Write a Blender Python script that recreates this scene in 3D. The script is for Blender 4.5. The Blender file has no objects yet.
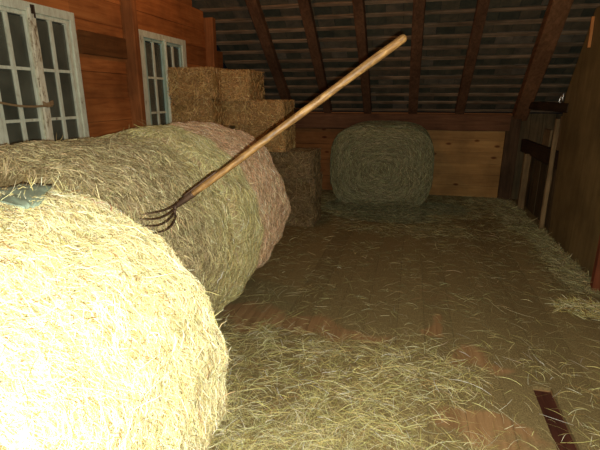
import bpy, bmesh, math, random
import numpy as np
from mathutils import Vector, Matrix, noise

random.seed(7)
rng = np.random.default_rng(11)
C = bpy.context.scene.collection
sc = bpy.context.scene
R = math.radians

# ------------------------------------------------------------------ camera geometry
F = 445.0
H = 1.65
U0, V0 = 415.0, 97.0          # vanishing point of the barn's length
fy = np.array([U0 - 300, -(V0 - 225), F]); fy /= np.linalg.norm(fy)
pit = math.atan2(225 - V0, F)
fz = np.array([0, math.cos(pit), -math.sin(pit)]); fz -= fy * fz.dot(fy); fz /= np.linalg.norm(fz)
fx = -np.cross(fy, fz)


def ray(u, v):
    d = np.array([u - 300, -(v - 225), F])
    return np.array([d @ fx, d @ fy, d @ fz])


def at(u, v, depth):
    p = np.array([0, 0, H]) + ray(u, v) * depth / F
    return Vector(p)


cam = bpy.data.cameras.new('camera')
cam.sensor_width = 36.0
cam.lens = 36.0 * F / 600.0
cam.clip_start = 0.02
co = bpy.data.objects.new('camera', cam)
C.objects.link(co)
right = np.array([fx[0], fy[0], fz[0]])
up = np.array([fx[1], fy[1], fz[1]])
fwd = np.array([fx[2], fy[2], fz[2]])
M = Matrix((( right[0], up[0], -fwd[0], 0), (right[1], up[1], -fwd[1], 0), (right[2], up[2], -fwd[2], H), (0, 0, 0, 1)))
co.matrix_world = M
sc.camera = co


# ------------------------------------------------------------------ materials
def newmat(name):
    m = bpy.data.materials.new(name)
    m.use_nodes = True
    nt = m.node_tree
    b = nt.nodes['Principled BSDF']
    return m, nt, b


def ramp(nt, fac, stops):
    n = nt.nodes.new('ShaderNodeValToRGB')
    e = n.color_ramp.elements
    while len(e) < len(stops):
        e.new(0.5)
    for el, (p, c) in zip(e, stops):
        el.position = p
        el.color = (*c, 1)
    nt.links.new(fac, n.inputs[0])
    return n.outputs[0]


def mix(nt, fac, a, b, mode='MIX'):
    n = nt.nodes.new('ShaderNodeMix')
    n.data_type = 'RGBA'
    n.blend_type = mode
    for val, idx in ((fac, 0), (a, 6), (b, 7)):
        if hasattr(val, 'links') or isinstance(val, bpy.types.NodeSocket):
            nt.links.new(val, n.inputs[idx])
        elif idx == 0:
            n.inputs[0].default_value = val
        else:
            n.inputs[idx].default_value = (*val, 1)
    return n.outputs[2]


def coords(nt, scale=(1, 1, 1), rot=(0, 0, 0)):
    t = nt.nodes.new('ShaderNodeTexCoord')
    mp = nt.nodes.new('ShaderNodeMapping')
    mp.inputs['Scale'].default_value = scale
    mp.inputs['Rotation'].default_value = rot
    nt.links.new(t.outputs['Object'], mp.inputs[0])
    return mp.outputs[0]


def noise_n(nt, vec, scale, detail=4, rough=0.55, dist=0.0):
    n = nt.nodes.new('ShaderNodeTexNoise')
    n.inputs['Scale'].default_value = scale
    n.inputs['Detail'].default_value = detail
    n.inputs['Roughness'].default_value = rough
    n.inputs['Distortion'].default_value = dist
    nt.links.new(vec, n.inputs['Vector'])
    return n.outputs[0]


def bump(nt, b, h, strength=0.4, dist=0.01):
    n = nt.nodes.new('ShaderNodeBump')
    n.inputs['Strength'].default_value = strength
    n.inputs['Distance'].default_value = dist
    nt.links.new(h, n.inputs['Height'])
    nt.links.new(n.outputs[0], b.inputs['Normal'])


def island(nt):
    g = nt.nodes.new('ShaderNodeNewGeometry')
    return g.outputs['Random Per Island']


def wood(name, dark, mid, light, along='Y', grain=1.0, per_board=0.35, rough=0.8, knots=False, spec=0.2):
    m, nt, b = newmat(name)
    s = {'X': (1.2, 16, 16), 'Y': (16, 1.2, 16), 'Z': (16, 16, 1.2)}[along]
    v = coords(nt, s)
    f = noise_n(nt, v, 1.6 * grain, 6, 0.6, 0.6)
    c = ramp(nt, f, [(0.28, dark), (0.5, mid), (0.72, light)])
    v2 = coords(nt)
    blot = noise_n(nt, v2, 2.2, 4, 0.6)
    bl = ramp(nt, blot, [(0.3, (0.62, 0.6, 0.58)), (0.65, (1.08, 1.05, 1.0))])
    c = mix(nt, 1.0, c, bl, 'MULTIPLY')
    if per_board:
        lo = 1 - per_board
        hi = 1 + per_board * 0.6
        pb = ramp(nt, island(nt), [(0.0, (lo, lo, lo)), (1.0, (hi, hi * 0.98, hi * 0.94))])
        c = mix(nt, 1.0, c, pb, 'MULTIPLY')
    if knots:
        vo = nt.nodes.new('ShaderNodeTexVoronoi')
        vo.inputs['Scale'].default_value = 1.0
        ks = {'X': (3.0, 3.0, 6.5), 'Y': (6.5, 3.0, 6.5), 'Z': (6.5, 6.5, 3)}[along]
        nt.links.new(coords(nt, ks), vo.inputs['Vector'])
        k = ramp(nt, vo.outputs['Distance'], [(0.0, (0.2, 0.12, 0.07)), (0.10, (0.45, 0.3, 0.2)), (0.17, (1, 1, 1))])
        c = mix(nt, 1.0, c, k, 'MULTIPLY')
    nt.links.new(c, b.inputs['Base Color'])
    b.inputs['Roughness'].default_value = rough
    b.inputs['Specular IOR Level'].default_value = spec
    bump(nt, b, f, 0.5, 0.004)
    return m


def straw_mat(name, rough=0.55, spec=0.3, trans=0.0):
    """colour of each blade comes from the blade's own colour attribute"""
    m, nt, b = newmat(name)
    a = nt.nodes.new('ShaderNodeAttribute')
    a.attribute_name = 'blade'
    nt.links.new(a.outputs['Color'], b.inputs['Base Color'])
    b.inputs['Roughness'].default_value = rough
    b.inputs['Specular IOR Level'].default_value = spec
    return m


def packed(name, a, bcol, c, stretch=(20, 4, 20), sc_=3.0):
    m, nt, b = newmat(name)
    f = noise_n(nt, coords(nt, stretch), sc_, 6, 0.7, 1.0)
    col = ramp(nt, f, [(0.3, a), (0.5, bcol), (0.7, c)])
    nt.links.new(col, b.inputs['Base Color'])
    b.inputs['Roughness'].default_value = 0.9
    b.inputs['Specular IOR Level'].default_value = 0.1
    bump(nt, b, f, 1.0, 0.02)
    return m


def flat(name, col, rough=0.6, metal=0.0, var=0.3, scale=20, spec=0.3):
    m, nt, b = newmat(name)
    f = noise_n(nt, coords(nt), scale, 5, 0.65)
    d = tuple(x * (1 - var) for x in col)
    l = tuple(min(1, x * (1 + var)) for x in col)
    nt.links.new(ramp(nt, f, [(0.3, d), (0.7, l)]), b.inputs['Base Color'])
    b.inputs['Roughness'].default_value = rough
    b.inputs['Metallic'].default_value = metal
    b.inputs['Specular IOR Level'].default_value = spec
    bump(nt, b, f, 0.25, 0.003)
    return m


MW_ORANGE = wood('stained planks', (0.27, 0.092, 0.026), (0.41, 0.148, 0.043), (0.51, 0.205, 0.065), 'Y', 1.0, 0.28)
MW_POSTO = wood('stained post', (0.22, 0.08, 0.026), (0.33, 0.125, 0.042), (0.43, 0.175, 0.062), 'Z', 1.0, 0.1)
MW_RAFT = wood('old rafter timber', (0.095, 0.05, 0.028), (0.155, 0.08, 0.044), (0.22, 0.115, 0.063), 'Y', 1.0, 0.15)
MW_PRIN = wood('principal rafter timber', (0.15, 0.075, 0.038), (0.24, 0.12, 0.058), (0.32, 0.165, 0.085), 'Y', 1.0, 0.1)
MW_BATT = wood('batten timber', (0.12, 0.085, 0.055), (0.25, 0.18, 0.12), (0.42, 0.31, 0.21), 'X', 1.2, 0.3)
MW_PLATE = wood('reddish plate timber', (0.12, 0.058, 0.031), (0.18, 0.088, 0.046), (0.24, 0.12, 0.064), 'X', 1.0, 0.15)
MW_PINE = wood('pine boards', (0.36, 0.2, 0.065), (0.46, 0.265, 0.09), (0.54, 0.33, 0.12), 'X', 0.7, 0.10, 0.6, True)
MW_PINEO = wood('darker pine boards', (0.22, 0.095, 0.03), (0.30, 0.13, 0.042), (0.38, 0.175, 0.06), 'X', 0.7, 0.15, 0.7, True)
MW_DARK = wood('dark grey timber', (0.075, 0.055, 0.03), (0.13, 0.095, 0.05), (0.19, 0.14, 0.075), 'Z', 1.0, 0.3)
MW_DARKY = wood('dark rail timber', (0.03, 0.018, 0.010), (0.055, 0.034, 0.018), (0.09, 0.056, 0.03), 'Y', 1.0, 0.3)
MW_LPOST = wood('weathered pale post', (0.17, 0.12, 0.06), (0.26, 0.185, 0.095), (0.34, 0.25, 0.135), 'Z', 1.0, 0.1)
MW_PLY = wood('brown plywood', (0.165, 0.12, 0.05), (0.21, 0.152, 0.064), (0.25, 0.185, 0.08), 'Z', 0.6, 0.0, 0.65)
MW_RED = wood('red brown post', (0.16, 0.045, 0.02), (0.22, 0.068, 0.03), (0.28, 0.095, 0.043), 'Z', 1.0, 0.0)
MW_STRIP = wood('orange pine strip', (0.5, 0.2, 0.06), (0.62, 0.27, 0.09), (0.7, 0.34, 0.13), 'Z', 1.0, 0.0)
MW_HANDLE = wood('worn ash handle', (0.075, 0.037, 0.012), (0.20, 0.108, 0.035), (0.37, 0.225, 0.08), 'Z', 1.4, 0.0, 0.5, False, 0.4)
for n_ in MW_HANDLE.node_tree.nodes:
    if n_.type == 'TEX_NOISE' and abs(n_.inputs['Scale'].default_value - 2.2) < .01:
        n_.inputs['Scale'].default_value = 24
    if n_.type == 'MAPPING' and n_.inputs['Scale'].default_value[0] == 16:
        n_.inputs['Scale'].default_value = (40, 40, 9)
M_TILE = flat('roof tiles underside', (0.036, 0.040, 0.034), 0.7, 0, 0.55, 6)
M_IRON = flat('rusty iron', (0.07, 0.042, 0.027), 0.55, 0.55, 0.4, 40)
M_HOOK = flat('bare steel', (0.6, 0.6, 0.58), 0.3, 0.9, 0.1, 40)
M_TWINE = flat('sisal twine', (0.30, 0.2, 0.10), 0.8, 0, 0.2, 60)
M_RTWINE = flat('orange twine', (0.34, 0.10, 0.04), 0.7, 0, 0.2, 60)
M_TEAL = flat('pale teal plastic', (0.28, 0.35, 0.26), 0.6, 0, 0.25, 14)
M_STRAW = straw_mat('straw blades')
M_HAYF = straw_mat('floor hay blades')


def paint_mat():
    m, nt, b = newmat('peeling pale paint')
    f = noise_n(nt, coords(nt, (1, 1, 0.35)), 26, 6, 0.75, 0.4)
    c = ramp(nt, f, [(0.30, (0.14, 0.10, 0.06)), (0.37, (0.56, 0.57, 0.44)), (0.55, (0.72, 0.78, 0.63)), (0.8, (0.82, 0.86, 0.73))])
    nt.links.new(c, b.inputs['Base Color'])
    b.inputs['Roughness'].default_value = 0.6
    bump(nt, b, f, 0.5, 0.003)
    return m


def paint_teal():
    m, nt, b = newmat('teal painted sash edge')
    f = noise_n(nt, coords(nt, (1, 1, 0.35)), 26, 6, 0.75, 0.4)
    c = ramp(nt, f, [(0.33, (0.2, 0.19, 0.14)), (0.43, (0.36, 0.54, 0.48)), (0.8, (0.52, 0.70, 0.64))])
    nt.links.new(c, b.inputs['Base Color'])
    b.inputs['Roughness'].default_value = 0.55
    return m


def glass_mat():
    m, nt, b = newmat('dusty window glass')
    out = [n for n in nt.nodes if n.type == 'OUTPUT_MATERIAL'][0]
    f = noise_n(nt, coords(nt), 3.0, 4, 0.6)
    nt.links.new(ramp(nt, f, [(0.3, (0.075, 0.08, 0.058)), (0.75, (0.19, 0.2, 0.15))]), b.inputs['Base Color'])
    b.inputs['Roughness'].default_value = 0.25
    tr = nt.nodes.new('ShaderNodeBsdfTransparent')
    mx = nt.nodes.new('ShaderNodeMixShader')
    mx.inputs[0].default_value = 0.62
    nt.links.new(tr.outputs[0], mx.inputs[1])
    nt.links.new(b.outputs[0], mx.inputs[2])
    nt.links.new(mx.outputs[0], out.inputs[0])
    return m


def floor_mat():
    m, nt, b = newmat('barn floor boards under chaff')
    v = coords(nt, (14, 1.0, 14))
    g = noise_n(nt, v, 1.6, 6, 0.6, 0.5)
    w = ramp(nt, g, [(0.28, (0.26, 0.15, 0.068)), (0.5, (0.40, 0.24, 0.11)), (0.72, (0.51, 0.32, 0.155))])
    pb = ramp(nt, island(nt), [(0.0, (0.7, 0.7, 0.7)), (1.0, (1.12, 1.1, 1.08))])
    w = mix(nt, 1.0, w, pb, 'MULTIPLY')
    n1 = noise_n(nt, coords(nt, (1.6, 1, 1)), 85, 6, 0.75)
    ch = ramp(nt, n1, [(0.3, (0.15, 0.112, 0.05)), (0.5, (0.27, 0.21, 0.098)), (0.72, (0.44, 0.355, 0.175))])
    a = nt.nodes.new('ShaderNodeAttribute')
    a.attribute_name = 'chaff'
    n2 = noise_n(nt, coords(nt), 9, 6, 0.75)
    ad = nt.nodes.new('ShaderNodeMath'); ad.operation = 'ADD'
    nt.links.new(a.outputs['Fac'], ad.inputs[0]); nt.links.new(n2, ad.inputs[1])
    fac = ramp(nt, ad.outputs[0], [(0.66, (0, 0, 0)), (1.06, (1, 1, 1))])
    pb2 = ramp(nt, island(nt), [(0.0, (0.8, 0.78, 0.75)), (1.0, (1.12, 1.1, 1.06))])
    ch = mix(nt, 1.0, ch, pb2, 'MULTIPLY')
    c = mix(nt, fac, w, ch)
    nt.links.new(c, b.inputs['Base Color'])
    b.inputs['Roughness'].default_value = 0.9
    b.inputs['Specular IOR Level'].default_value = 0.1
    bump(nt, b, n1, 0.6, 0.006)
    return m


M_PAINT = paint_mat()
M_PTEAL = paint_teal()
M_GLASS = glass_mat()


def peel_mat():
    m, nt, b = newmat('badly peeling cream paint')
    f = noise_n(nt, coords(nt, (1, 1, 0.3)), 34, 6, 0.8, 0.6)
    c = ramp(nt, f, [(0.36, (0.10, 0.065, 0.035)), (0.42, (0.36, 0.28, 0.16)), (0.47, (0.74, 0.70, 0.52)), (0.8, (0.84, 0.83, 0.68))])
    nt.links.new(c, b.inputs['Base Color'])
    b.inputs['Roughness'].default_value = 0.7
    bump(nt, b, f, 0.9, 0.006)
    return m


M_PEEL = peel_mat()
M_FLOOR = floor_mat()


# ------------------------------------------------------------------ object helpers
def link(name, me, mat=None, parent=None):
    o = bpy.data.objects.new(name, me)
    C.objects.link(o)
    if mat is not None and me is not None:
        me.materials.append(mat)
    if parent is not None:
        o.parent = parent
        o.matrix_parent_inverse = Matrix.Translation(-parent.location)
    return o


def obj(name, bm, mat, parent=None, smooth=False):
    me = bpy.data.meshes.new(name)
    bmesh.ops.recalc_face_normals(bm, faces=bm.faces)
    bm.to_mesh(me)
    bm.free()
    if smooth:
        for p in me.polygons:
            p.use_smooth = True
    return link(name, me, mat, parent)


def tag(o, label, cat, group=None, kind=None):
    o['label'] = label
    o['category'] = cat
    if group:
        o['group'] = group
    if kind:
        o['kind'] = kind
    return o


def thing(name, label, cat, loc=(0, 0, 0), group=None):
    o = bpy.data.objects.new(name, None)
    C.objects.link(o)
    o.location = loc
    o.empty_display_size = 0.1
    bpy.context.view_layer.update()
    return tag(o, label, cat, group)


def struct(o):
    o['kind'] = 'structure'
    return o


def box(bm, x0, x1, y0, y1, z0, z1, bev=0.0, jit=0.0):
    r = bmesh.ops.create_cube(bm, size=1.0)
    vs = r['verts']
    for v in vs:
        v.co = Vector((x0 + (v.co.x + .5) * (x1 - x0), y0 + (v.co.y + .5) * (y1 - y0), z0 + (v.co.z + .5) * (z1 - z0)))
        if jit:
            v.co += Vector((random.uniform(-jit, jit), random.uniform(-jit, jit), random.uniform(-jit, jit)))
    if bev:
        es = list({e for v in vs for e in v.link_edges})
        bmesh.ops.bevel(bm, geom=es, offset=bev, segments=2, affect='EDGES', profile=0.6)
    return bm


def beam(bm, a, b, w, h, upv=(0, 0, 1), bev=0.008, seg=10, wob=0.004, seed=0):
    """a timber from a to b, w wide, h deep, with hewn edges that wander a little"""
    a = Vector(a); b = Vector(b)
    d = (b - a).normalized()
    s = d.cross(Vector(upv)).normalized()
    u = s.cross(d).normalized()
    prof = []
    hw, hh = w / 2, h / 2
    c = min(bev, hw * .5, hh * .5)
    for px, pz in ((-hw + c, -hh), (hw - c, -hh), (hw, -hh + c), (hw, hh - c), (hw - c, hh), (-hw + c, hh), (-hw, hh - c), (-hw, -hh + c)):
        prof.append((px, pz))
    rings = []
    for i in range(seg + 1):
        t = i / seg
        p = a.lerp(b, t)
        ring = []
        for k, (px, pz) in enumerate(prof):
            n = noise.noise_vector(Vector((t * 6 + seed * 3.1, k * 0.6, seed))) * wob
            ring.append(bm.verts.new(p + s * (px + n.x) + u * (pz + n.y)))
        rings.append(ring)
    for i in range(seg):
        for k in range(8):
            bm.faces.new((rings[i][k], rings[i][(k + 1) % 8], rings[i + 1][(k + 1) % 8], rings[i + 1][k]))
    bm.faces.new(rings[0][::-1])
    bm.faces.new(rings[-1])
    return bm


def tube(bm, pts, radii, n=10, flatten=None):
    pts = [Vector(p) for p in pts]
    rings = []
    ref = None
    for i, p in enumerate(pts):
        d = (pts[min(i + 1, len(pts) - 1)] - pts[max(i - 1, 0)]).normalized()
        if ref is None:
            ref = d.orthogonal().normalized()
        ref = (ref - d * ref.dot(d)).normalized()
        s = d.cross(ref)
        r = radii[i] if hasattr(radii, '__len__') else radii
        rings.append([bm.verts.new(p + (ref * math.cos(2 * math.pi * k / n) + s * math.sin(2 * math.pi * k / n)) * r) for k in range(n)])
    for i in range(len(pts) - 1):
        for k in range(n):
            bm.faces.new((rings[i][k], rings[i][(k + 1) % n], rings[i + 1][(k + 1) % n], rings[i + 1][k]))
    bm.faces.new(rings[0][::-1])
    bm.faces.new(rings[-1])
    return bm


def fnoise(P, s, seed=0.0):
    return np.array([noise.fractal(Vector((p[0] * s + seed, p[1] * s - seed, p[2] * s)), 1.0, 2.0, 3) for p in P])


def blades(name, pts, nrm, width, col, mat, parent=None):
    """pts (N,K,3) centre lines, nrm (N,3), width (N,), col (N,3): one ribbon-shaped blade each, folded so it has a ridge"""
    pts = np.asarray(pts, float)
    N, K, _ = pts.shape
    t = np.gradient(pts, axis=1)
    t /= np.linalg.norm(t, axis=2, keepdims=True) + 1e-9
    tilt = rng.normal(0, 0.7, (N, 1, 1))
    n = np.broadcast_to(nrm[:, None, :], t.shape)
    side = np.cross(t, n)
    side /= np.linalg.norm(side, axis=2, keepdims=True) + 1e-9
    nn = np.cross(side, t)
    sv = side * np.cos(tilt) + nn * np.sin(tilt)
    hv = -side * np.sin(tilt) + nn * np.cos(tilt)
    taper = np.ones(K); taper[0] = 0.6; taper[-1] = 0.35
    w = width[:, None, None] * taper[None, :, None] * 0.5
    V = np.stack([pts - sv * w, pts + hv * w * 0.6, pts + sv * w], axis=2)   # N,K,3,3
    V = V.reshape(-1, 3)
    base = (np.arange(N) * K * 3)[:, None, None]
    k = np.arange(K - 1)[None, :, None] * 3
    j = np.arange(2)[None, None, :]
    a = base + k + j
    Fq = np.stack([a, a + 1, a + 4, a + 3], axis=-1).reshape(-1, 4)
    me = bpy.data.meshes.new(name)
    me.vertices.add(len(V)); me.vertices.foreach_set('co', V.astype(np.float32).ravel())
    me.loops.add(Fq.size); me.loops.foreach_set('vertex_index', Fq.astype(np.int32).ravel())
    me.polygons.add(len(Fq))
    me.polygons.foreach_set('loop_start', (np.arange(len(Fq)) * 4).astype(np.int32))
    me.polygons.foreach_set('loop_total', np.full(len(Fq), 4, np.int32))
    me.update(calc_edges=True)
    at_ = me.attributes.new('blade', 'FLOAT_COLOR', 'POINT')
    cc = np.ones((N, K * 3, 4), np.float32)
    cc[:, :, :3] = col[:, None, :]
    at_.data.foreach_set('color', cc.ravel())
    return link(name, me, mat, parent)


def palette(n, cols, weights=None, jit=0.22):
    cols = np.array(cols)
    idx = rng.choice(len(cols), n, p=weights)
    return np.clip(cols[idx] * np.exp(rng.normal(0, jit, (n, 1))) * np.exp(rng.normal(0, 0.05, (n, 3))), 0, 0.95)


# ------------------------------------------------------------------ the setting
RS = 0.773                                   # roof slope
EY, EZ = 7.94, 1.5                           # eave line


def roof_z(y):
    return EZ + (EY - y) * RS


RIDGE = 2.3
XL, XR = -2.95, 2.35
HX0, HX1 = XL - 0.05, XR + 0.05


def back_slope_z(y):
    return roof_z(RIDGE) - (RIDGE - y) * RS


# floor: separate boards along the barn, one short board missing
BARE = [(-1.05, 2.98, 0.55, 0.17), (-0.45, 2.88, 0.42, 0.10), (0.50, 2.72, 0.17, 0.13), (0.42, 2.12, 0.26, 0.13), (0.27, 3.1, 0.05, 0.2),
        (0.70, 1.95, 0.16, 0.1)]


def bare(x, y):
    b = 0.0
    nv_ = noise.noise_vector(Vector((x * 5, y * 5, 4)))
    x += .13 * nv_.x
    y += .16 * nv_.y
    for (cx, cy, rx, ry) in BARE:
        d = ((x - cx) / rx) ** 2 + ((y - cy) / ry) ** 2
        b = max(b, math.exp(-d ** 2 * 0.7))
    return b


bm = bmesh.new()
ly = bm.verts.layers.float.new('chaff')
x = XL
SLOT = (0.79, 0.895, 2.55)
edges = [XL]
while edges[-1] < SLOT[0] - 0.24:
    edges.append(edges[-1] + random.uniform(0.19, 0.25))
edges.append(SLOT[0]); edges.append(SLOT[1])
while edges[-1] < XR - 0.2:
    edges.append(edges[-1] + random.uniform(0.19, 0.25))
edges.append(XR)
for i in range(len(edges) - 1):
    x0, x1 = edges[i] + 0.001, edges[i + 1] - 0.001
    slot = abs(edges[i] - SLOT[0]) < 1e-6
    y0 = SLOT[2] if slot else -2.5
    dz = random.uniform(-0.004, 0.0)
    nx = 4 if x1 - x0 > .15 else 2
    ny = int((EY + 0.1 - y0) / 0.05)
    g = []
    for a in range(nx + 1):
        row = []
        for b in range(ny + 1):
            px = x0 + (x1 - x0) * a / nx
            py = y0 + (EY + 0.1 - y0) * b / ny
            v = bm.verts.new((px, py, dz - (0.002 if a in (0, nx) else 0)))
            cv = 0.72 + 0.26 * noise.fractal(Vector((px * 1.3, py * 0.9, 3)), 1, 2, 3)
            v[ly] = max(0, min(1, cv - 0.85 * bare(px, py)))
            row.append(v)
        g.append(row)
    for a in range(nx):
        for b in range(ny):
            bm.faces.new((g[a][b], g[a + 1][b], g[a + 1][b + 1], g[a][b + 1]))
    # board sides
    for row in (g[0], g[-1]):
        low = [bm.verts.new(v.co - Vector((0, 0, 0.035))) for v in (row[0], row[-1])]
        bm.faces.new([row[0]] + row[1:] + [low[1], low[0]])
    low = [bm.verts.new(g[a][0].co - Vector((0, 0, .035))) for a in range(nx + 1)]
    for a in range(nx):
        bm.faces.new((g[a][0], g[a + 1][0], low[a + 1], low[a]))
floor = struct(obj('floor', bm, M_FLOOR))
bm = bmesh.new()
box(bm, XL, XR, -2.5, EY + .1, -0.09, -0.032)
MW_SUB = wood('dark red sub floor', (0.05, 0.016, 0.01), (0.085, 0.028, 0.017), (0.12, 0.042, 0.024), 'Y', 1, 0)
obj('sub_floor', bm, MW_SUB, floor)

# windows in the left wall
WIN = [(2.66, 3.605), (4.575, 5.615)]
WZ0, WZ1 = 0.98, 2.335
bm = bmesh.new()
z = 0.0
bh = [0.24, 0.26, 0.22, 0.26, 0.24, 0.20, 0.22, 0.24, 0.20, 0.24, 0.22, 0.26, 0.24, 0.2, 0.24, 0.24, 0.25, 0.24, 0.24, 0.24, 0.24, 0.24, 0.24, 0.24]
for h in bh:
    z1 = z + h
    zt = z1
    ye = min(EY, EY - (zt - EZ) / RS)
    ys = max(-2.5, RIDGE - (roof_z(RIDGE) - zt) / RS)
    if ye - ys < 0.3:
        break
    zz = [(z, z1)]
    spans = [(ys, ye)]
    if z1 > WZ0 and z < WZ1:
        spans = [(ys, WIN[0][0]), (WIN[0][1], WIN[1][0]), (WIN[1][1], ye)]
    off = random.uniform(-.006, .004)
    for (a, b) in spans:
        box(bm, XL - 0.035, XL + off, a, b, z + .001, z1 - .001, 0.003)
    # slivers above / below window openings
    for (a, b) in WIN:
        if z < WZ0 < z1:
            box(bm, XL - 0.035, XL + off, a, b, z + .0025, WZ0, 0.003)
        if z < WZ1 < z1:
            box(bm, XL - 0.035, XL + off, a, b, WZ1, z1 - .0025, 0.003)
    z = z1
wl = struct(obj('wall_left', bm, MW_ORANGE))
bm = bmesh.new()
for (a, b, c, d) in ((-2.5, WIN[0][0], 0, 2.6), (WIN[0][1], WIN[1][0], 0, 3), (WIN[1][1], 6.4, 0, 2.5)):
    box(bm, XL - 0.06, XL - 0.036, a, b, c, d)
box(bm, XL - 0.06, XL - 0.036, -2.5, 6.4, 2.4, 2.6)
obj('backing_boards', bm, MW_DARKY, wl)

for wi, (ya, yb) in enumerate(WIN):
    w = bpy.data.objects.new('window_%d' % (wi + 1), None)
    C.objects.link(w)
    w.location = (XL, (ya + yb) / 2, WZ0)
    struct(w)
    bpy.context.view_layer.update()
    bm = bmesh.new()
    ft = 0.048 if wi == 0 else 0.085
    box(bm, XL - .06, XL + .035, ya - .01, ya + ft, WZ0, WZ1, .006)
    box(bm, XL - .06, XL + .035, yb - ft, yb + .01, WZ0, WZ1, .006)
    box(bm, XL - .06, XL + .036, ya - .01, yb + .01, WZ1 - .055, WZ1 + .015, .006)
    box(bm, XL - .06, XL + .05, ya - .02, yb + .02, WZ0 - .03, WZ0 + .06, .006)
    obj('window_frame', bm, M_PAINT, w)
    ym = (ya + yb) / 2
    for si, (sa, sb) in enumerate(((ya + ft, ym - .004), (ym + .004, yb - ft))):
        s0, s1 = WZ0 + .06, WZ1 - .055
        st = 0.045
        xf = XL + .022
        bm = bmesh.new()
        box(bm, XL - .02, xf, sa, sa + st, s0, s1, .004)
        box(bm, XL - .02, xf, sb - st, sb, s0, s1, .004)
        box(bm, XL - .019, xf - .001, sa, sb, s0, s0 + st, .004)
        box(bm, XL - .019, xf - .001, sa, sb, s1 - st * .7, s1, .004)
        sash = obj('sash', bm, M_PTEAL if (wi == 1) else M_PAINT, w)
        bm = bmesh.new()
        yc = (sa + sb) / 2
        box(bm, XL - .012, xf - .006, yc - .017, yc + .017, s0, s1, .003)
        gz0, gz1 = s0 + st, s1 - st * .7
        for k in (1, 2):
            zk = gz1 - (gz1 - gz0) * k / 3 + .0
            box(bm, XL - .011, xf - .007, sa + .02, sb - .02, zk - .012, zk + .012, .003)
        obj('glazing_bars', bm, M_PAINT, sash)
        for k in range(3):
            for (pa, pb) in ((sa + st, yc - .014), (yc + .014, sb - st)):
                za = gz1 - (gz1 - gz0) * (k + 1) / 3 + .012
                zb = gz1 - (gz1 - gz0) * k / 3 - .012
                bm = bmesh.new()
                box(bm, XL - .002, XL + .002, pa - .004, pb + .004, za - .004, zb + .004)
                obj('pane', bm, M_GLASS, sash)
    bm = bmesh.new()
    bw = 0.046 if wi == 0 else 0.022
    beam(bm, (XL + .038, ym, WZ0 + .05), (XL + .038, ym, WZ1 - .03), bw * 1.5, .034, (1, 0, 0), .008, 24, .007 if wi == 0 else .002, 5)
    obj('meeting_post', bm, M_PEEL if wi == 0 else M_PAINT, w)
    if wi == 0:
        bm = bmesh.new()
        box(bm, XL + .052, XL + .066, ym - .016, ym + .016, WZ1 - .07, WZ1 - .005, .003)
        tube(bm, [(XL + .07, ym, WZ1 - .10), (XL + .07, ym, WZ1 - .01)], .007, 8)
        obj('bolt', bm, M_IRON, w)

# rope and hook across the first window
bm = bmesh.new()
p0 = Vector((XL + .075, 2.6, 1.63)); p1 = Vector((XL + .075, 3.15, 1.585))
tube(bm, [p0.lerp(p1, t) + Vector((0, 0, -.025 * math.sin(math.pi * t))) for t in np.linspace(0, 1, 14)], .009, 7)
rp = thing('rope', 'thin brown cord tied across the near window at its middle post', 'cord', p1)
obj('cord', bm, M_TWINE, rp, True)
bm = bmesh.new()
for k in range(3):
    tube(bm, [p1 + Vector((.012 * math.cos(a) * 2.2 - .02, .045 * math.sin(a), .012 * k + .01 * math.sin(a * 2))) for a in np.linspace(0, 2 * math.pi, 18)], .008, 6)
obj('knot', bm, M_TWINE, rp, True)

# roof
bm = bmesh.new()


def slab(bm, y0, z0, y1, z1, t=.04):
    vs = []
    for (y, zz) in ((y0, z0), (y1, z1), (y1, z1 + t), (y0, z0 + t)):
        for xx in (HX0, HX1):
            vs.append(bm.verts.new((xx, y, zz)))
    a, b, c, d, e, f, g, h = vs
    for q in ((a, b, d, c), (c, d, f, e), (e, f, h, g), (g, h, b, a), (a, c, e, g), (b, h, f, d)):
        bm.faces.new(q)


slab(bm, EY + .25, roof_z(EY + .25) + .10, RIDGE, roof_z(RIDGE) + .10)
slab(bm, RIDGE, roof_z(RIDGE) + .10, -2.7, back_slope_z(-2.7) + .10)
ceiling = struct(obj('ceiling', bm, M_TILE))
# overlapping tiles seen from below, course by course
sl = Vector((0, -1, RS)).normalized()
nr = Vector((0, -RS, -1)).normalized()      # pointing into the barn
org = Vector((0, EY + .2, roof_z(EY + .2) + .10))
GA = 0.205
bm = bmesh.new()
for r_ in range(32):
    xx = HX0 - random.uniform(0, .2)
    while xx < HX1:
        w = 0.235 + random.uniform(-.01, .01)
        a0 = org + sl * (r_ * GA - .015) + nr * (0.004 + random.uniform(0, .004))
        a1 = org + sl * (r_ * GA + GA + .06) + nr * (0.022 + random.uniform(0, .007))
        vs = []
        for (p, q) in ((a0, xx + .003), (a0, xx + w - .003), (a1, xx + w - .003), (a1, xx + .003)):
            c = Vector((q, p.y, p.z))
            vs.append(bm.verts.new(c)); vs.append(bm.verts.new(c - nr * .012))
        a, a_, b, b_, c, c_, d, d_ = vs
        for q in ((a, b, c, d), (a_, d_, c_, b_), (a, a_, b_, b), (b, b_, c_, c), (c, c_, d_, d), (d, d_, a_, a)):
            bm.faces.new(q)
        xx += w
mt, nt, b_ = newmat('slate tiles')
f1 = noise_n(nt, coords(nt), 7, 5, .65)
cI = ramp(nt, island(nt), [(0, (.052, .058, .042)), (.45, (.092, .088, .06)), (.8, (.118, .096, .063)), (1, (.18, .155, .12))])
cN = ramp(nt, f1, [(.3, (.55, .6, .6)), (.7, (1.35, 1.25, 1.15))])
nt.links.new(mix(nt, 1, cI, cN, 'MULTIPLY'), b_.inputs['Base Color'])
b_.inputs['Roughness'].default_value = .8
bump(nt, b_, f1, .4, .006)
obj('roof_tiles', bm, mt, ceiling)
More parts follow.
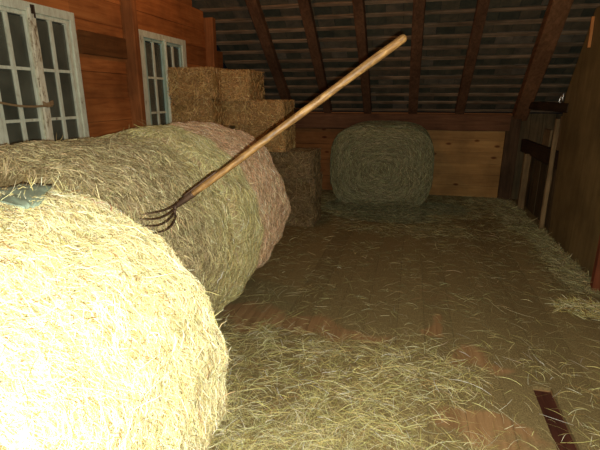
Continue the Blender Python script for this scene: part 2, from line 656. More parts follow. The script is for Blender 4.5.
for r_ in range(20):
    p = org + sl * (r_ * GA + .05) + nr * .052
    bm = bmesh.new()
    rt = bm
    beam(rt, (HX0, p.y, p.z), (HX1, p.y, p.z), .024, .05, tuple(sl), .003, 24, .005, r_)
    obj('batten', bm, MW_BATT, ceiling)

# rafters
RL = ['at the left corner above the stacked straw bales', 'second from the left above the stacked straw bales', 'rising straight behind the upper handle of the pitchfork',
      'above the left half of the back round bale', 'just right of the tip of the pitchfork handle', 'above the pine board panel']
RXS = [-2.17, -1.47, -0.775, -0.02, 0.727]
RW = [0.15, 0.14, 0.13, 0.15, 0.14]
RLAB = ['leftmost rough roof rafter rising above the stacked straw bales',
        'second roof rafter from the left, rising above the gap between straw stack and back bale',
        'third roof rafter from the left, crossed by the pitchfork handle, above the back round bale',
        'fourth roof rafter from the left, passing behind the tip of the pitchfork handle',
        'roof rafter above the pale pine panel, next to the heavy slanted beam']
for xx, w, lab in zip(RXS, RW, RLAB):
    bm = bmesh.new()
    d0 = .16
    a = Vector((xx, EY + .08, roof_z(EY + .08))) + nr * .03
    b = Vector((xx, RIDGE, roof_z(RIDGE))) + nr * .03
    beam(bm, a, b, w, .13, (0, 0, 1), .012, 30, .012, xx * 7)
    o = obj('rafter', bm, MW_RAFT)
    tag(o, lab, 'rafter', 'rafters of the back roof slope')
bm = bmesh.new()
a = Vector((1.64, 7.93, 1.36)); b = Vector((1.37, RIDGE + .4, 1.36 + (7.93 - RIDGE - .4) * RS))
beam(bm, a, b, .21, .19, (0, 0, 1), .014, 30, .012, 99)
tag(obj('principal_rafter', bm, MW_PRIN), 'heavy slanted brown roof beam near the corner beside the brown plywood sheet', 'roof beam')

# back wall
bm = bmesh.new()
z = 0
for h in (.27, .29, .28, .27, .29):
    box(bm, XL, 1.64, EY + .02, EY + .06, z + .002, z + h - .002, .003)
    z += h
wb = struct(obj('wall_back', bm, MW_PINEO))
bm = bmesh.new()
for k in range(4):
    box(bm, 1.64 + .18 * k + .002, 1.64 + .18 * k + .178, EY + .02, EY + .05, 0, 1.40, .003)
obj('grey_boards', bm, MW_DARK, wb)
bm = bmesh.new()
beam(bm, (XL, EY - .02, 1.25), (1.5, EY - .02, 1.25), .26, .16, (0, -1, 0), .012, 30, .008, 3)
tag(obj('wall_plate', bm, MW_PLATE), 'long reddish horizontal timber along the top of the low back wall', 'timber beam')
bm = bmesh.new()
zz = 0.02
for h in (.19, .19, .18, .19, .19, .16):
    box(bm, .22, 1.47, EY - .05, EY - .02, zz, zz + h - .0015, .0012)
    zz += h
tag(obj('pine_panel', bm, MW_PINE), 'pale knotty pine board panel at floor level right of the back round bale', 'panel')
bm = bmesh.new()
box(bm, 1.45, 1.66, EY - .10, EY + .0, 0, 1.36, .01, .006)
tag(obj('corner_post', bm, wood('dark brown post', (.05, .03, .016), (.09, .055, .03), (.13, .082, .045), 'Z', 1, .1)), 'dark post in the back corner, right beside the pale pine panel', 'post')

# wall at the right, behind the timber partition, and behind the camera
bm = bmesh.new()
yy = -2.5
while yy < EY + .05:
    y1 = min(yy + .22, EY + .06)
    ym_ = y1 if y1 > RIDGE else yy
    ztop = min(roof_z(max(y1, RIDGE)) if y1 > RIDGE else back_slope_z(yy), 6) + .05
    box(bm, XR, XR + .035, yy + .002, y1 - .002, 0, max(ztop, .4), .003)
    yy = y1
struct(obj('wall_right', bm, MW_DARK))
bm = bmesh.new()
zz = 0
while zz < 2.0:
    box(bm, XL, XR, -2.55, -2.51, zz + .002, zz + .238, .003)
    zz += .24
struct(obj('wall_front', bm, MW_ORANGE))

# left wall posts
bm = bmesh.new()
beam(bm, (XL + .035, 4.40, 0), (XL + .035, 4.40, 3.95), .17, .09, (0, 1, 0), .01, 30, .008, 17)
tag(obj('wall_post', bm, MW_POSTO), 'broad orange brown post on the left wall between the two windows', 'post')
bm = bmesh.new()
beam(bm, (XL + .04, 6.34, 0), (XL + .04, 6.34, 2.72), .17, .12, (0, 1, 0), .01, 30, .008, 23)
tag(obj('wall_post', bm, MW_POSTO), 'orange brown post at the far end of the left wall behind the straw stack', 'post')
bm = bmesh.new()
beam(bm, (XL + .02, 3.66, 2.125), (XL + .02, 4.33, 2.125), .035, .20, (0, 0, 1), .01, 12, .006, 29)
tag(obj('wall_rail', bm, wood('dark brown rail', (.11, .045, .014), (.16, .066, .02), (.21, .09, .03), 'Y', 1, 0)), 'flat brown rail on the left wall between near window and post', 'rail')  # flat board, darker brown than the planks around it

# timber partition along the right
bm = bmesh.new()
yy = 5.72
while yy < 7.85:
    w = random.uniform(.14, .2)
    box(bm, 1.79, 1.815, yy, min(yy + w, 7.88) - .006, 0, .95 + random.uniform(-.04, .04), .003, .004)
    yy += w
tag(obj('board_partition', bm, MW_DARK), 'dark vertical boards of the low partition along the right side', 'partition')
bm = bmesh.new()
beam(bm, (1.74, 7.85, .91), (1.74, 5.80, .91), .08, .20, (0, 0, 1), .012, 20, .008, 31)
tag(obj('partition_rail', bm, MW_DARKY), 'lower dark rail of the right partition, at waist height', 'rail')
bm = bmesh.new()
beam(bm, (1.73, 7.85, 1.53), (1.73, 5.78, 1.53), .10, .11, (0, 0, 1), .012, 20, .008, 37)
tag(obj('partition_rail', bm, MW_DARKY), 'upper dark rail of the right partition, at eaves height', 'rail')
bm = bmesh.new()
beam(bm, (1.68, 7.25, 0), (1.68, 7.25, .84), .09, .07, (0, 1, 0), .008, 12, .006, 41)
tag(obj('partition_post', bm, MW_LPOST), 'short pale post under the lower rail near the back corner', 'post')
bm = bmesh.new()
beam(bm, (1.67, 6.02, 0), (1.67, 6.02, 1.40), .05, .05, (0, 1, 0), .01, 16, .012, 43)
tag(obj('partition_post', bm, MW_LPOST), 'rough pale post standing right at the far edge of the plywood sheet', 'post')
bm = bmesh.new()
box(bm, 1.80, 1.83, 6.75, 7.05, .99, 1.22, .004, .006)
tag(obj('wood_offcut', bm, MW_LPOST), 'pale board piece in the gap between the two rails, nearer the back corner', 'board')
bm = bmesh.new()
box(bm, 1.80, 1.83, 6.12, 6.4, .98, 1.42, .004, .006)
tag(obj('wood_offcut', bm, MW_LPOST), 'pale board piece between the two rails, nearer the plywood sheet', 'board')
bm = bmesh.new()
hk = Vector((1.665, 5.95, 1.61))
tube(bm, [hk + Vector((-.02 * math.sin(t * 3.1) - .01, .0, .05 - .10 * t + (.03 * max(0, t - .7) / .3))) for t in np.linspace(0, 1, 12)], .008, 8)
box(bm, 1.655, 1.668, 5.92, 5.98, 1.61, 1.69, .003)
tag(obj('steel_hook', bm, M_HOOK, None, True), 'small shiny steel hook above the upper partition rail beside the plywood sheet', 'hook')

bm = bmesh.new()
out_ = [(5.745, .004), (5.86, 1.05), (5.97, 1.63), (5.50, 2.37), (5.42, 2.50), (4.18, 2.50), (4.18, .004)]
for q_ in (1.69, 1.708):
    bm.faces.new([bm.verts.new((q_, y_, z_)) for y_, z_ in out_])
bm.verts.ensure_lookup_table()
for i in range(7):
    j = (i + 1) % 7
    bm.faces.new((bm.verts[i], bm.verts[j], bm.verts[7 + j], bm.verts[7 + i]))
tag(obj('plywood_sheet', bm, MW_PLY), 'large plain brown plywood sheet standing upright along the right side', 'plywood')
bm = bmesh.new()
beam(bm, (1.652, 4.14, 0), (1.652, 4.14, 2.6), .07, .06, (1, 0, 0), .006, 20, .004, 47)
tag(obj('edge_post', bm, MW_RED), 'red brown post at the near edge of the plywood sheet', 'post')
bm = bmesh.new()
beam(bm, (1.672, 5.38, 2.13), (1.672, 5.40, 2.42), .028, .02, (0, 1, 0), .003, 8, .002, 51)
tag(obj('wood_strip', bm, MW_STRIP), 'short bright orange wood strip on the upper far corner of the plywood sheet', 'wood strip')

# ------------------------------------------------------------------ hay bales
STRAW1 = [(.72, .63, .34), (.84, .77, .50), (.58, .48, .22), (.50, .44, .17), (.30, .17, .06)]
BROWN = [(.36, .285, .145), (.44, .355, .19), (.29, .225, .11), (.54, .46, .26), (.2, .14, .06)]
GREEN = [(.50, .425, .18), (.61, .53, .25), (.40, .335, .13), (.76, .68, .40), (.27, .19, .075)]
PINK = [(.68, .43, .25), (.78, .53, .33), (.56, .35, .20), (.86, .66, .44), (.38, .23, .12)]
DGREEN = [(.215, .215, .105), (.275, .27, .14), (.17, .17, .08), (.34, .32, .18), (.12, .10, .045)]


def bale_blades(xc, yc0, yc1, zc, rx, rz, n, colf, wid, ln, name, parent, th=(-70, 190), stray=.03, spread=.5, mat=None, lift=.012):
    """blades lying round the drum between its two ends"""
    t0 = np.radians(rng.uniform(th[0], th[1], n))
    y0 = rng.uniform(yc0, yc1, n)
    L = rng.uniform(ln[0], ln[1], n)
    a = rng.normal(0, spread, n)
    fl = rng.random(n) < .12
    a[fl] = rng.uniform(-1.6, 1.6, fl.sum())
    a += np.where(rng.random(n) < .5, 0, math.pi)
    K = 5
    s = np.linspace(-.5, .5, K)[None, :] * L[:, None]
    bend = rng.normal(0, 1.2, n)[:, None]
    Rm = (rx + rz) / 2
    aa = a[:, None] + bend * s
    th_ = t0[:, None] + s * np.cos(aa) / Rm
    yy = y0[:, None] + s * np.sin(aa)
    yy = np.clip(yy, yc0 - .015, yc1 + .015)
    h = rng.uniform(-.004, lift, n)[:, None] + rng.normal(0, .004, (n, K))
    st = rng.random(n) < stray
    h[st] += (np.linspace(0, 1, K)[None, :] ** 1.6) * rng.uniform(.015, .075, st.sum())[:, None]
    lump = .016 * np.sin(th_ * 7 + yy * 3.0) * np.sin(yy * 6.1 + 1) + .008 * np.sin(th_ * 17 + 2 * np.sin(yy * 9))
    # drum shoulders roll in towards the ends
    ed = np.minimum(yy - yc0, yc1 - yy)
    roll = -.05 * np.clip(1 - ed / .07, 0, 1.3) ** 2
    dr = h + lump + roll
    P = np.stack([xc + (rx + dr) * np.cos(th_), yy, zc + (rz + dr) * np.sin(th_)], axis=-1)
    keep = P[:, :, 2].min(axis=1) > .006
    nrm = np.stack([np.cos(t0), np.zeros(n), np.sin(t0)], axis=-1)
    w = rng.uniform(wid[0], wid[1], n)
    col = colf(t0, y0, n)
    return blades(name, P[keep], nrm[keep], w[keep], col[keep], mat or M_STRAW, parent)


def drum(xc, y0, y1, zc, rx, rz, mat, parent, name='bale_body'):
    bm = bmesh.new()
    nu, nv = 120, 26
    rings = []
    prof = [(y0 + .0, .25), (y0 + .0, .6), (y0 + .004, .9), (y0 + .022, .965), (y0 + .06, .99)]
    prof += [(y0 + .06 + (y1 - y0 - .12) * t, 1) for t in np.linspace(.05, .95, nv)]
    prof += [(y1 - .06, .99), (y1 - .022, .965), (y1 - .004, .9), (y1, .6), (y1, .25)]
    for (y, f) in prof:
        ring = []
        for k in range(nu):
            t = 2 * math.pi * k / nu
            d = (.016 * math.sin(t * 7 + y * 3.0) * math.sin(y * 6.1 + 1) + .008 * math.sin(t * 17 + 2 * math.sin(y * 9)) - .004 + .007 * noise.noise(Vector((math.cos(t) * 9, y * 9, math.sin(t) * 9)))) * f
            p = Vector((xc + (rx * f + d) * math.cos(t), y, zc + (rz * f + d) * math.sin(t)))
            p.z = max(p.z, .003)
            ring.append(bm.verts.new(p))
        rings.append(ring)
    for i in range(len(rings) - 1):
        for k in range(nu):
            bm.faces.new((rings[i][k], rings[i][(k + 1) % nu], rings[i + 1][(k + 1) % nu], rings[i + 1][k]))
    bm.faces.new(rings[0][::-1]); bm.faces.new(rings[-1])
    return obj(name, bm, mat, parent, True)


def stuffed(o):
    o['kind'] = 'stuff'
    return o


# nearest bale
B1 = dict(xc=-1.325, zc=.652, rx=.697, rz=.662)
t1 = thing('round_bale', 'nearest pale straw round bale, brightest and filling the lower left corner', 'hay bale', (-1.33, .8, 0), 'big round bales')
drum(B1['xc'], .18, 1.415, B1['zc'], B1['rx'] - .006, B1['rz'] - .006, packed('packed pale straw', (.38, .30, .12), (.58, .48, .22), (.74, .64, .34)), t1)
stuffed(bale_blades(B1['xc'], .18, 1.415, B1['zc'], B1['rx'], B1['rz'], 80000, lambda t, y, n: palette(n, STRAW1, [.30, .28, .2, .12, .10], .24), (.0013, .0026), (.025, .09), 'straw_coat', t1, stray=.012, spread=.65))
# second bale
t2 = thing('round_bale', 'brown round bale right behind the nearest bright one, under the near window', 'hay bale', (-1.75, 2.0, 0), 'big round bales')
drum(-1.75, 1.44, 2.555, .71, .70, .70, packed('packed brown hay', (.16, .12, .05), (.27, .21, .10), (.36, .29, .15)), t2)


def col2(t, y, n):
    c = palette(n, BROWN, None, .34)
    g = palette(n, GREEN, None, .34) * 1.02
    k = np.clip((y - 2.02 - .26 * np.clip(t / 1.3, 0, 1.2)) / .3 + rng.normal(0, .35, n), 0, 1)[:, None]
    low = np.clip((np.radians(-2) - t) / .5 + rng.normal(0, .3, n), 0, 1)[:, None] * .8
    k = np.maximum(k, low)
    return c * (1 - k) + g * k


stuffed(bale_blades(-1.75, 1.44, 2.56, .71, .707, .707, 42000, col2, (.0016, .0034), (.03, .10), 'hay_coat', t2, stray=.002, spread=.7, lift=.007))
t2.rotation_euler.x = R(-1.3)
# third bale
t3 = thing('round_bale', 'farthest round bale of the row, green band and pinkish brown end, under fork handle', 'hay bale', (-1.75, 3.2, 0), 'big round bales')
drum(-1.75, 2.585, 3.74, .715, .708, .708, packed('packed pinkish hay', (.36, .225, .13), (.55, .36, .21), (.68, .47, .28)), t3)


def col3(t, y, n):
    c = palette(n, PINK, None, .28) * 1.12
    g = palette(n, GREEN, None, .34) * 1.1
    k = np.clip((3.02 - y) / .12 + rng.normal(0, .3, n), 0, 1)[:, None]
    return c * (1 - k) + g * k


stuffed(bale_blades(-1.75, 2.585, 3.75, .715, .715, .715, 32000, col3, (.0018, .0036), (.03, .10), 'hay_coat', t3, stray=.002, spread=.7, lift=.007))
stuffed(bale_blades(-1.75, 2.58, 3.00, .715, .721, .721, 9000, lambda t, y, n: palette(n, GREEN, [.28, .28, .18, .18, .08], .34), (.0016, .0032), (.05, .16), 'loose_green_hay', t3, stray=.008, spread=.7, lift=.018))

# back bale: round end towards us, sagging
XB, YB, ZB, RXB, RZB, EX = -.425, 6.62, .625, .745, .635, 3.4


def sup(t, f=1.0):
    c, s = math.cos(t), math.sin(t)
    r = (abs(c) ** EX + abs(s) ** EX) ** (-1 / EX)
    return XB + RXB * r * c * f, ZB + RZB * r * s * f


t4 = thing('round_bale', 'sagging grey green round bale alone at the back wall, end towards us', 'hay bale', (XB, 7.2, 0), 'big round bales')
bm = bmesh.new()
rings = []
for (y, f) in [(YB - .03, .02), (YB - .03, .3), (YB - .02, .6), (YB, .82), (YB + .03, .93), (YB + .09, .985), (YB + .2, 1), (YB + .8, 1), (YB + 1.1, 1), (YB + 1.17, .97), (YB + 1.2, .8)]:
    ring = []
    for k in range(96):
        t = 2 * math.pi * k / 96
        px, pz = sup(t, f)
        q = Vector((px * 5, y * 5, pz * 5))
        px += .02 * noise.noise(q); pz += .02 * noise.noise(q + Vector((9, 9, 9)))
        ring.append(bm.verts.new((px, y + .012 * noise.noise(q * 1.4), max(pz, .004))))
    rings.append(ring)
for i in range(len(rings) - 1):
    for k in range(96):
        bm.faces.new((rings[i][k], rings[i][(k + 1) % 96], rings[i + 1][(k + 1) % 96], rings[i + 1][k]))
bm.faces.new(rings[0][::-1]); bm.faces.new(rings[-1])
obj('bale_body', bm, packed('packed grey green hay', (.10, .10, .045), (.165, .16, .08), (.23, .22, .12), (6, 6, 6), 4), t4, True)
n = 15000
tt = rng.uniform(0, 2 * math.pi, n)
ff = np.sqrt(rng.uniform(.0, 1, n))
L = rng.uniform(.05, .18, n)
K = 4
P = np.zeros((n, K, 3))
NR = np.zeros((n, 3))
for i in range(n):
    sgn = rng.normal(0, .45)
    for k in range(K):
        s = (k / (K - 1) - .5) * L[i]
        t = tt[i] + s * math.cos(sgn) / max(.12, .7 * ff[i])
        f = min(1.0, max(.02, ff[i] + s * math.sin(sgn) / .7))
        px, pz = sup(t, f)
        yb = YB - .034 + .13 * max(0, f - .72) ** 2 / .0784 * .9
        P[i, k] = (px, yb - rng.uniform(0, .012), max(pz, .01))
    NR[i] = (0, -1, 0)
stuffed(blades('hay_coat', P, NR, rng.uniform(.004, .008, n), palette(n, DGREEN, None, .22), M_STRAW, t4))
# its drum side
n = 8000
tt = np.radians(rng.uniform(-20, 200, n)); yy = rng.uniform(YB + .02, YB + 1.15, n)
P = np.zeros((n, K, 3)); NR = np.zeros((n, 3))
for i in range(n):
    an = rng.normal(0, .5)
    for k in range(K):
        s = (k / (K - 1) - .5) * L[i]
        px, pz = sup(tt[i] + s * math.cos(an) / .7, 1 + rng.uniform(0, .015))
        P[i, k] = (px, yy[i] + s * math.sin(an), max(pz, .01))
    NR[i] = (math.cos(tt[i]), 0, math.sin(tt[i]))
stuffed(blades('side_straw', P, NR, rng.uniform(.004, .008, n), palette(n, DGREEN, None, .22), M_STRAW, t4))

# small rectangular bales
M_SQ = packed('packed gold straw', (.20, .12, .04), (.33, .21, .075), (.46, .31, .13), (14, 14, 14), 3)
SQC = [(.50, .29, .10), (.6, .37, .14), (.40, .22, .075), (.72, .5, .22), (.26, .13, .04)]
SQ_SHADED = [(.21, .14, .062), (.26, .175, .08), (.17, .11, .046), (.36, .26, .125), (.12, .075, .03)]  # straw darkened to paint in the shade on the low right column
M_SQ_SHADED = packed('packed shaded straw', (.09, .055, .022), (.15, .10, .042), (.21, .145, .065), (14, 14, 14), 3)  # body colour of the same column, shade painted in


def square_bale(x0, x1, y0, y1, z0, z1, n, label, group='small straw bales of the stack', pal=SQC):
    t = thing('straw_bale', label, 'straw bale', ((x0 + x1) / 2, (y0 + y1) / 2, z0), group)
    bm = bmesh.new()
    box(bm, x0, x1, y0, y1, z0, z1)
    bmesh.ops.bevel(bm, geom=list(bm.edges), offset=.055, segments=3, affect='EDGES')
    bmesh.ops.subdivide_edges(bm, edges=[e for e in bm.edges if e.calc_length() > .15], cuts=7, use_grid_fill=True)
    for v in bm.verts:
        v.co += noise.noise_vector(v.co * 6) * .018
        v.co.z = max(z0 + .001, v.co.z)
    obj('bale_body', bm, M_SQ if pal is SQC else M_SQ_SHADED, t, True)
    # string
    for fr in (.28, .72):
        xs = x0 + (x1 - x0) * fr
        bm = bmesh.new()
        e = .006
        tube(bm, [(xs, y0 - e, z0 + .03), (xs, y0 - e, z1 - .03), (xs, y0 + .03, z1 + e), (xs, y1 - .03, z1 + e), (xs, y1 + e, z1 - .03)], .004, 6)
        obj('string', bm, M_TWINE, t)
    if n:
        fc = rng.choice(4, n, p=[.5, .2, .2, .1])
        u = rng.random(n); v = rng.random(n)
        c = np.zeros((n, 3)); nr_ = np.zeros((n, 3)); e1 = np.zeros((n, 3)); e2 = np.zeros((n, 3))
        for f_, (o_, a_, b_, nn) in enumerate((((x0, y0, z0), (x1 - x0, 0, 0), (0, 0, z1 - z0), (0, -1, 0)),
                                               ((x0, y0, z1), (x1 - x0, 0, 0), (0, y1 - y0, 0), (0, 0, 1)),
                                               ((x1, y0, z0), (0, y1 - y0, 0), (0, 0, z1 - z0), (1, 0, 0)),
                                               ((x0, y0, z0), (0, y1 - y0, 0), (0, 0, z1 - z0), (-1, 0, 0)))):
            q = fc == f_
            c[q] = np.array(o_) + u[q, None] * np.array(a_) + v[q, None] * np.array(b_)
            nr_[q] = nn
            e1[q] = np.array(a_) / np.linalg.norm(a_); e2[q] = np.array(b_) / np.linalg.norm(b_)
        an = rng.uniform(0, 2 * math.pi, n)
        d = e1 * np.cos(an)[:, None] + e2 * np.sin(an)[:, None]
        Ls = rng.uniform(.04, .15, n)
        s = np.linspace(-.5, .5, 4)
        P = c[:, None, :] + d[:, None, :] * s[None, :, None] * Ls[:, None, None]
        P += nr_[:, None, :] * (rng.uniform(-.005, .012, n)[:, None, None] + rng.uniform(-.012, .02, (n, 1, 1)) * s[None, :, None])
        P[:, :, 0] = np.clip(P[:, :, 0], max(x0 - .015, XL + .03), x1 + .015)
        P[:, :, 1] = np.clip(P[:, :, 1], y0 - .015, y1 + .015)
        P[:, :, 2] = np.clip(P[:, :, 2], z0 + .004, z1 + .02)
        stuffed(blades('straw_coat', P, nr_, rng.uniform(.003, .0065, n), palette(n, pal, None, .22), M_STRAW, t))
    return t


X0 = XL + .035
hid = 'small straw bale buried at the bottom of the stack behind the round bales'
for k in range(4):
    square_bale(X0, -2.03 if k < 3 else -2.22, 5.3, 6.0, .325 * k, .325 * (k + 1), 0, hid, 'buried straw bales')
for k, lab in enumerate(('lowest small straw bale of the right column, on the floor', 'middle small straw bale of the right column of three', 'topmost small straw bale of the right low column, coloured dark for shade')):
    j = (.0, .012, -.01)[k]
    square_bale(-2.01, -1.195 + j, 5.50 + j, 6.0, .325 * k, .325 * (k + 1), 3500, lab, pal=SQ_SHADED)
square_bale(-2.20, -1.55, 5.46, 5.95, .975, 1.30, 3000, 'small straw bale just under the step of the stack, right of the tall pile')
square_bale(X0, -2.36, 5.10, 5.85, 1.30, 1.63, 3500, 'small straw bale below the top left one, against the far window')
square_bale(-2.34, -1.56, 5.42, 5.93, 1.30, 1.60, 3500, 'small straw bale forming the lower right step of the stack')
square_bale(X0, -2.34, 5.09, 5.84, 1.63, 1.975, 4000, 'top left small straw bale covering part of the far window')
square_bale(-2.33, -1.97, 5.36, 5.92, 1.60, 1.955, 3000, 'top right small straw bale of the stack, the narrow one')

# ------------------------------------------------------------------ pitchfork
fk_root = at(175, 207, 1.72)
top = at(402.5, 39, 1.56)
t5 = thing('pitchfork', 'four tined pitchfork with long wooden handle stuck between the round bales', 'pitchfork', fk_root)
ax = (top - fk_root).normalized()
h0 = fk_root + ax * .05
Lh = (top - h0).length
bm = bmesh.new()
pts = []; rad = []
for i in range(41):
    t = i / 40
    w_ = Vector((noise.noise(Vector((t * 3, 0, 1))), noise.noise(Vector((t * 3, 5, 1))), noise.noise(Vector((t * 3, 9, 1))))) * .004
    pts.append(h0 + ax * Lh * t + w_)
    r = .0128 + .0026 * t + .0006 * math.sin(t * 23)
    if t < .12:
        r *= .72 + .28 * t / .12
    rad.append(r)
for a_ in (.35, .65, .88, .98):
    pts.append(top + ax * .016 * a_)
    rad.append(.0154 * math.sqrt(max(.02, 1 - a_ ** 2)))
# build along local Z so that the grain follows the handle
ho = obj('handle', tube(bm, [Vector((0, 0, 0)) + (p - h0) for p in pts], rad, 16), MW_HANDLE, None, True)
q = ax.to_track_quat('Z', 'Y')
me = ho.data
me.transform(q.to_matrix().to_4x4().inverted())
ho.rotation_mode = 'QUATERNION'
ho.rotation_quaternion = q
ho.parent = t5
ho.location = h0 - fk_root
# socket
bm = bmesh.new()
tube(bm, [fk_root - ax * .008, fk_root + ax * .01, fk_root + ax * .04, fk_root + ax * .085, fk_root + ax * .09], [.006, .0085, .0115, .0145, .0145], 14)
obj('socket', bm, M_IRON, t5, True)
bm = bmesh.new()
tube(bm, [at(u_, v_, 1.713) for u_, v_ in ((176.5, 204.2), (175.3, 207), (174.8, 210), (174.9, 213), (175.8, 216))], [.0036, .005, .0058, .005, .0036], 8)
obj('head_bar', bm, M_IRON, t5, True)
sd = ax.cross(Vector(fwd)).normalized()
if sd.z < 0:
    sd = -sd
bm = bmesh.new()
tube(bm, [h0 + ax * q_ + sd * (.0125 + .02 * min(q_, .05)) - Vector(fwd) * .004 for q_ in np.linspace(.0, .17, 10)], [.0045] * 9 + [.001], 8)
obj('strap', bm, M_IRON, t5, True)
tips = [(154, 213, 1.61), (151.5, 219.5, 1.60), (153, 226.2, 1.60), (157, 232.8, 1.61)]
mids = [(166.3, 209.8, 1.655), (164.3, 216.6, 1.65), (165.2, 222.6, 1.65), (170.3, 227.2, 1.655)]
heads = [(176.3, 204.6, 1.71), (175.4, 208.6, 1.715), (175.2, 212.4, 1.715), (176, 215.6, 1.71)]
for tp, md, hd in zip(tips, mids, heads):
    a_, m_, b_ = at(*hd), at(*md), at(*tp)
    m_ = m_ * 2 - (a_ + b_) * .5
    e_ = b_ + (b_ - m_).normalized() * .05
    P_ = [(1 - s) ** 2 * a_ + 2 * s * (1 - s) * m_ + s * s * b_ for s in np.linspace(0, 1, 16)] + [e_]
    bm = bmesh.new()
    tube(bm, P_, [.0034 - .0012 * i / 15 for i in range(16)] + [.001], 8)
    obj('tine', bm, M_IRON, t5, True)

# ------------------------------------------------------------------ teal net scrap and orange twine on the nearest bale
bm = bmesh.new()
nu, nv = 22, 12
g = []
ca, sa_ = math.cos, math.sin
for i in range(nu + 1):
    row = []
    for j in range(nv + 1):
        t = R(76) + R(36) * i / nu
        yy = 1.09 + (.27 + .03 * noise.noise(Vector((i * .4, 1, 0)))) * j / nv * (0.25 + .75 * min(1, i / 7))
        hh = .025 + .009 * noise.noise(Vector((i * .5, j * .5, 3))) + .004 * math.sin(j * 1.8 + i * .4)
        row.append(bm.verts.new((B1['xc'] + (B1['rx'] + hh) * ca(t), yy, B1['zc'] + (B1['rz'] + hh) * sa_(t))))
    g.append(row)
for i in range(nu):
    for j in range(nv):
        bm.faces.new((g[i][j], g[i + 1][j], g[i + 1][j + 1], g[i][j + 1]))
so = obj('net_scrap', bm, M_TEAL, None, True)
md = so.modifiers.new('thickness', 'SOLIDIFY'); md.thickness = .003
tag(so, 'pale teal scrap of bale wrap lying on top of the nearest round bale', 'bale wrap')
bm = bmesh.new()
P_ = []
for i in range(24):
    t = R(74 - 9 * i / 23)
    yy = 1.33 + .012 * math.sin(i * .5) + .03 * i / 23
    hh = .014 + .003 * math.sin(i * 1.1) - .02 * (i > 21)
    P_.append((B1['xc'] + (B1['rx'] + hh) * ca(t), yy, B1['zc'] + (B1['rz'] + hh) * sa_(t)))
tube(bm, P_, .0016, 6)
tag(obj('orange_twine', bm, M_RTWINE, None, True), 'short orange twine on the nearest bale beside the teal scrap', 'twine')

# ------------------------------------------------------------------ loose hay on the floor
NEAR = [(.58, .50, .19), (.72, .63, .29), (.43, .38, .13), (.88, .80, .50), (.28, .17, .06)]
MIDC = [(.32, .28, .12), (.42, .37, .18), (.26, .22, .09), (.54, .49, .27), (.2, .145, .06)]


def dens(x, y):
    b = bare(x, y)
    d = .14
    nz = .5 + .9 * noise.fractal(Vector((x * 1.7, y * 1.5, 7)), 1, 2, 3)
    nf = .5 + .9 * noise.fractal(Vector((x * 6, y * 6, 2)), 1, 2, 2)
    if y < 3.0:
        d = .74 * max(0, min(1, (2.98 - y) / .25)) * max(0, min(1, (.5 - x) / .35 + .22)) + .16
    if y > 6.3:
        d = .8
    elif y > 5.4 and x > -.9:
        d = .5
    if x > 1.35 and y > 4:
        d = .8
    d *= .35 + 1.1 * max(0, nz)
    d *= .12 + 1.5 * max(0, nf) ** 1.3
    return d * (1 - .93 * b)


NB = 100000
xs = rng.uniform(-1.5, 1.72, NB)
ys = 1.55 + (7.9 - 1.55) * rng.random(NB) ** 1.5
keep = np.array([rng.random() < dens(a, b) for a, b in zip(xs, ys)])
keep &= ~((xs > SLOT[0] - .02) & (xs < SLOT[1] + .02) & (ys < 2.5) & (rng.random(NB) < .85))
xs, ys = xs[keep], ys[keep]
n = len(xs)
print('floor blades', n)
L = rng.uniform(.03, .16, n) * np.where(rng.random(n) < .1, 1.7, 1)
an = rng.uniform(0, math.pi * 2, n)
K = 5
s = np.linspace(-.5, .5, K)
bd = rng.normal(0, 2.2, n)
aa = an[:, None] + bd[:, None] * s[None, :] * L[:, None] * 2
st_ = L[:, None] / (K - 1)
px = xs[:, None] + np.cumsum(np.cos(aa) * st_, axis=1)
py = ys[:, None] + np.cumsum(np.sin(aa) * st_, axis=1)
thick = np.array([.004 + .022 * min(1, dens(a, b)) for a, b in zip(xs, ys)])
pz = .003 + rng.random(n)[:, None] * thick[:, None] + rng.uniform(-.5, .5, n)[:, None] * s[None, :] * thick[:, None] + rng.random(n)[:, None] * .012 * np.cos(s * math.pi)[None, :]
lift = rng.random(n) < .04
pz[lift] += np.linspace(0, .05, K)[None, :] * rng.random(lift.sum())[:, None]
px = np.minimum(px, np.where(py > 4.05, 1.66, 3.0)); py = np.minimum(py, 7.88)
pz = np.maximum(pz, .003)
P = np.stack([px, py, pz], axis=-1)
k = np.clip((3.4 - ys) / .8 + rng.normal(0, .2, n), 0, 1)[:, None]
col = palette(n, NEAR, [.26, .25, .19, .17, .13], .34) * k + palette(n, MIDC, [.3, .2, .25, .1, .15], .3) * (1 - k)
wd = rng.uniform(.0014, .0032, n) * np.clip(.6 + ys * .14, .8, 1.5)
up_ = np.tile(np.array([0, 0, 1.0]), (n, 1))
tag(blades('loose_hay', P, up_, wd, col, M_HAYF), 'loose hay strewn over the barn floor boards', 'hay', None, 'stuff')


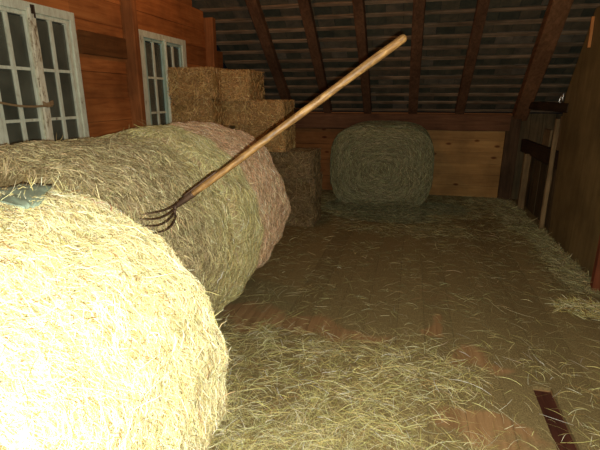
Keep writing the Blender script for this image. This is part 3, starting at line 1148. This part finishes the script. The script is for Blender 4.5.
def heap(name, label, cells, n, pal, cat='hay'):
    """hay heaped in low mounds: cells = (x, y, rx, ry, h)"""
    k = rng.choice(len(cells), n)
    cs = np.array(cells)[k]
    rr = np.sqrt(rng.random(n)); ta = rng.uniform(0, 2 * math.pi, n)
    x_ = cs[:, 0] + cs[:, 2] * rr * np.cos(ta); y_ = cs[:, 1] + cs[:, 3] * rr * np.sin(ta)
    hgt = cs[:, 4] * (1 - rr ** 2) * rng.random(n) ** .4
    L_ = rng.uniform(.05, .2, n); a_ = rng.uniform(0, 2 * math.pi, n)
    s_ = np.linspace(-.5, .5, 4)
    slope = rng.normal(0, .25, n)
    X_ = x_[:, None] + np.cos(a_)[:, None] * s_ * L_[:, None]
    Y_ = y_[:, None] + np.sin(a_)[:, None] * s_ * L_[:, None]
    Z_ = hgt[:, None] + slope[:, None] * s_ * L_[:, None] + .005
    X_ = np.minimum(X_, 1.67); Y_ = np.minimum(Y_, 7.86); Z_ = np.maximum(Z_, .004)
    return tag(blades(name, np.stack([X_, Y_, Z_], -1), np.tile([0, 0, 1.0], (n, 1)), rng.uniform(.003, .007, n), palette(n, pal, None, .22), M_HAYF), label, cat, None, 'stuff')


heap('hay_heap', 'dark green hay heaped at the foot of the back round bale', [(-.6, 6.55, .5, .22, .16), (-.1, 6.5, .5, .22, .18), (-.3, 6.2, .7, .25, .07), (.5, 6.9, .4, .4, .06), (-1.0, 6.75, .25, .3, .1)], 9000, DGREEN)
heap('hay_heap', 'ridge of hay along the foot of the plywood sheet and partition', [(1.6, y_, .14, .22, .07) for y_ in (4.3, 4.6, 4.9, 5.2, 5.5, 5.8)] + [(1.5, 6.3, .22, .4, .07), (1.5, 7.0, .25, .4, .07), (1.3, 7.6, .4, .25, .05)], 7000, MIDC)
heap('hay_heap', 'small clump of hay near the red brown post', [(1.42, 3.72, .2, .16, .05), (1.65, 3.6, .15, .2, .06)], 1100, NEAR)

# ------------------------------------------------------------------ light
w = bpy.data.worlds.new('night')
sc.world = w
w.use_nodes = True
w.node_tree.nodes['Background'].inputs[0].default_value = (.02, .022, .028, 1)
w.node_tree.nodes['Background'].inputs[1].default_value = .1


def lamp(name, loc, power, col, rad):
    l = bpy.data.lights.new(name, 'POINT')
    l.energy = power
    l.color = col
    l.shadow_soft_size = rad
    o = bpy.data.objects.new(name, l)
    o.location = loc
    C.objects.link(o)
    return o


fl = Vector((0, 0, H)) + Vector(right) * .013 - Vector(up) * .015
lamp('phone_flash', fl, 255, (.98, 1.0, .88), .005)
lamp('roof_lamp', (-1.6, 4.6, 3.4), 22, (1.0, .46, .18), .05)
lamp('rear_fill', (.5, -.8, 2.7), 60, (1.0, .5, .22), .06)  # added unseen warm fill behind the camera, lifts the dark roof

vs = sc.view_settings
vs.view_transform = 'Standard'
vs.look = 'None'
vs.exposure = 0.0
vs.gamma = 1.0
vs.use_curve_mapping = False
